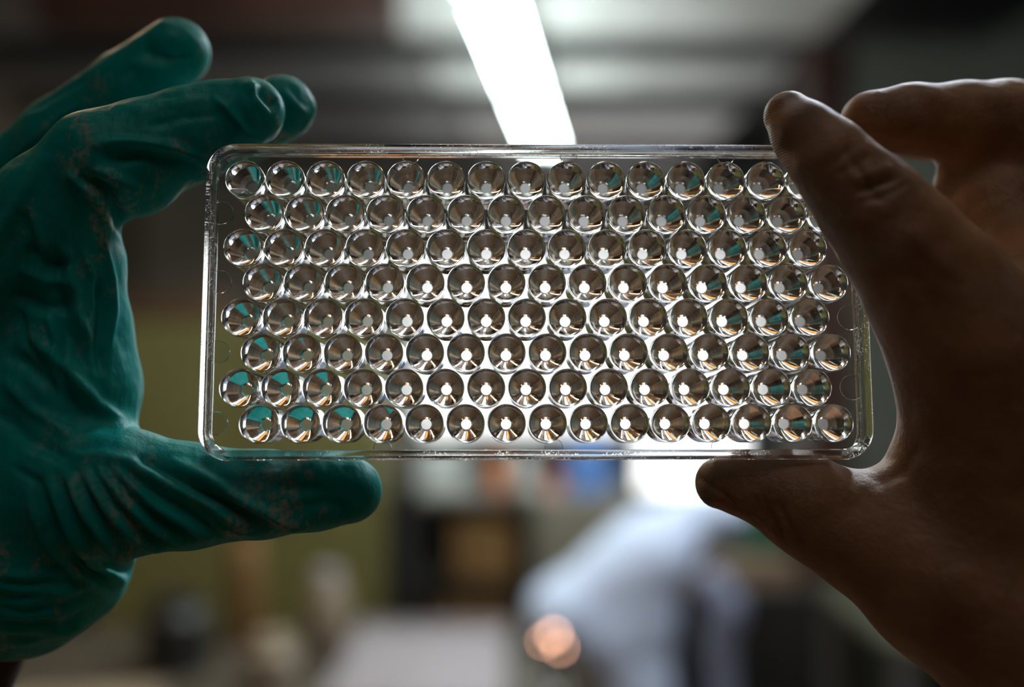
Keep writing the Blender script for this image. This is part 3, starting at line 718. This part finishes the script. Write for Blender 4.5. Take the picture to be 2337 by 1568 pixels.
# brown box and a green bottle behind the chair
t = empty('brown_bag', (at(1735, 0, 3.45).x - 0.03, 3.45, 0))
box('body', (0, 0, 0.38), (0.30, 0.2, 0.76), plain('brown_leather', (0.16, 0.10, 0.06), 0.6), t, 0.04)
box('flap', (0, -0.105, 0.62), (0.27, 0.015, 0.22), plain('brown_leather_flap', (0.14, 0.09, 0.055), 0.6), t, 0.006)
tag(t, 'brown bag standing behind the black chair', 'bag')
t = empty('gas_bottle', (at(1745, 0, 4.2).x, 4.2, 0))
lathe('body', [(0, 0), (0.12, 0), (0.125, 0.02), (0.125, 0.75), (0.09, 0.84), (0.03, 0.87), (0, 0.87)], M_GREEN, t, 32)
lathe('valve', [(0, 0.87), (0.02, 0.87), (0.02, 0.93), (0, 0.93)], M_STEEL, t, 16)
tag(t, 'dark green cylinder standing behind the brown bag under the bare thumb', 'cylinder')
# low grey table at the lower right
table('side_table', 1.15, 2.2, 3.0, 3.8, 0.60, plain('grey_green_top', (0.12, 0.115, 0.08), 0.5), 'dull grey green table low behind the wrist of the bare hand', 'table')

# ------------------------------------------------------------------ the plate
pl = empty('well_plate', (0.004862, 0.196225, CAMZ + 0.008581))
pl.rotation_euler = (math.pi / 2 - 0.1047, 0, 0.0147)
tag(pl, 'clear plastic plate with eight staggered rows of round conical wells held up by two hands', 'plate')
PITCH = 8.0; NS = 48
def wxy(r, c): return ((c - 7) * PITCH + (PITCH / 4 if r % 2 else -PITCH / 4), -(r - 3.5) * PITCH * math.sqrt(3) / 2)
# one well: a solid collar with a conical pit and a flat floor
prof = [(0, -6.6), (1.04, -6.6), (3.58, -0.06), (3.64, 0.04), (3.72, 0.07), (3.80, 0.03), (3.83, -0.1), (3.81, -1.1), (3.76, -9.33), (3.68, -9.4), (0, -9.4)]
bm = bmesh.new(); add_lathe(bm, [(r / 1000, z / 1000) for r, z in prof], 64)
wo = finish(bm, 'well', M_WELL, pl, smooth=20); wm = wo.data
M_FLOORD = plastic('faintly_frosted_well_floor', 0.28, 0.0)
wm.materials.append(M_FLOORD)
for p in wm.polygons:
    if abs(p.center.z + 0.0066) < 1e-5 and math.hypot(p.center.x, p.center.y) < 0.0011: p.material_index = 1
first = True
for r in range(8):
    for c in range(15):
        x, y = wxy(r, c)
        o = wo if first else wo.copy()
        if not first: COL.objects.link(o)
        first = False
        o.parent = pl; o.location = (x / 1000, y / 1000, 0)
# deck: sheet with 120 round holes, its edge a rounded rectangle just inside the rim
def rrect(hx, hy, rad, n=10):
    out = []
    for cx, cy, a0 in ((hx - rad, hy - rad, 0), (-hx + rad, hy - rad, 90), (-hx + rad, -hy + rad, 180), (hx - rad, -hy + rad, 270)):
        for k in range(n + 1):
            a = math.radians(a0 + 90 * k / n); out.append((cx + rad * math.cos(a), cy + rad * math.sin(a)))
    return out
HX, HY = 63.3, 29.3
vs = [Vector(p) for p in rrect(HX, HY, 3.6)]; faces = [list(range(len(vs)))]
for r in range(8):
    for c in range(15):
        x, y = wxy(r, c); b0 = len(vs)
        for k in range(NS):
            a = -2 * math.pi * k / NS; vs.append(Vector((x + 3.87 * math.cos(a), y + 3.87 * math.sin(a))))
        faces.append(list(range(b0, b0 + NS)))
vo, eo, fo, ov, oe, of = delaunay_2d_cdt(vs, [], faces, 0, 1e-5)
nh = [k for k in range(len(fo)) if of[k] and 0 in of[k] and len(of[k]) == 1]
bm = bmesh.new()
top = [bm.verts.new((p.x / 1000, p.y / 1000, 0)) for p in vo]; bot = [bm.verts.new((p.x / 1000, p.y / 1000, -0.001)) for p in vo]
from collections import Counter
ec = Counter()
for k in nh:
    f = fo[k]; bm.faces.new([top[i] for i in f]); bm.faces.new([bot[i] for i in reversed(f)])
    for a, b in zip(f, f[1:] + f[:1]): ec[(a, b)] += 1
for (a, b) in list(ec):
    if (b, a) not in ec: bm.faces.new((top[b], top[a], bot[a], bot[b]))
bmesh.ops.delete(bm, geom=[v for v in bm.verts if not v.link_faces], context='VERTS')
finish(bm, 'deck', M_DECK, pl, smooth=0)
# rim with skirt swept round the rounded rectangle
rp = [(0.05, 0.62), (0.12, 0.76), (0.3, 0.82), (1.85, 0.82), (2.08, 0.74), (2.2, 0.55), (2.28, -6.4), (2.12, -6.6), (1.55, -6.6), (1.4, -6.4), (1.25, -1.05), (0.05, -1.05)]
bm = bmesh.new(); rings = []
N_ = 12
for off, z in rp:
    rings.append([bm.verts.new((x / 1000, y / 1000, z / 1000)) for x, y in rrect(HX + off, HY + off * 0.92, 3.6 + off, N_)])
nn = len(rings[0])
for i in range(len(rp)):
    a, b = rings[i], rings[(i + 1) % len(rp)]
    for k in range(nn):
        l = (k + 1) % nn
        bm.faces.new((a[k], a[l], b[l], b[k]))
finish(bm, 'rim', M_RIM, pl, smooth=25)
# round moulding marks, cut off by the rim
def mark(cx, cy, r):
    bm = bmesh.new(); loops = []
    for rr, z in ((r, 0.02), (r, 0.3), (r - 0.1, 0.38), (r - 0.35, 0.38)):
        pts = []
        for k in range(40):
            a = 2 * math.pi * k / 40
            x = min(max(cx + rr * math.cos(a), -HX + 0.02), HX - 0.02); y = min(max(cy + rr * math.sin(a), -HY + 0.02), HY - 0.02)
            pts.append(bm.verts.new((x / 1000, y / 1000, z / 1000)))
        loops.append(pts)
    for a, b in zip(loops, loops[1:]):
        for k in range(40): bm.faces.new((a[k], a[(k + 1) % 40], b[(k + 1) % 40], b[k]))
    bm.faces.new(loops[-1]); bm.faces.new(list(reversed(loops[0])))
    bmesh.ops.remove_doubles(bm, verts=bm.verts, dist=1e-6)
    bmesh.ops.dissolve_degenerate(bm, edges=bm.edges, dist=1e-7)
    return finish(bm, 'moulding_mark', M_WELL, pl, smooth=25)
for y in (17.3, 3.5, -10.4, -24.2): mark(-62.2, y, 2.3)
for y in (24.2, 10.4, -3.5, -17.3): mark(61.8, y, 2.5)
for x in (-25.0, 6.5, 38.0): mark(x, 29.1, 1.75); 
for x in (-30.0, 3.2, 35.5): mark(x, -29.0, 1.75)
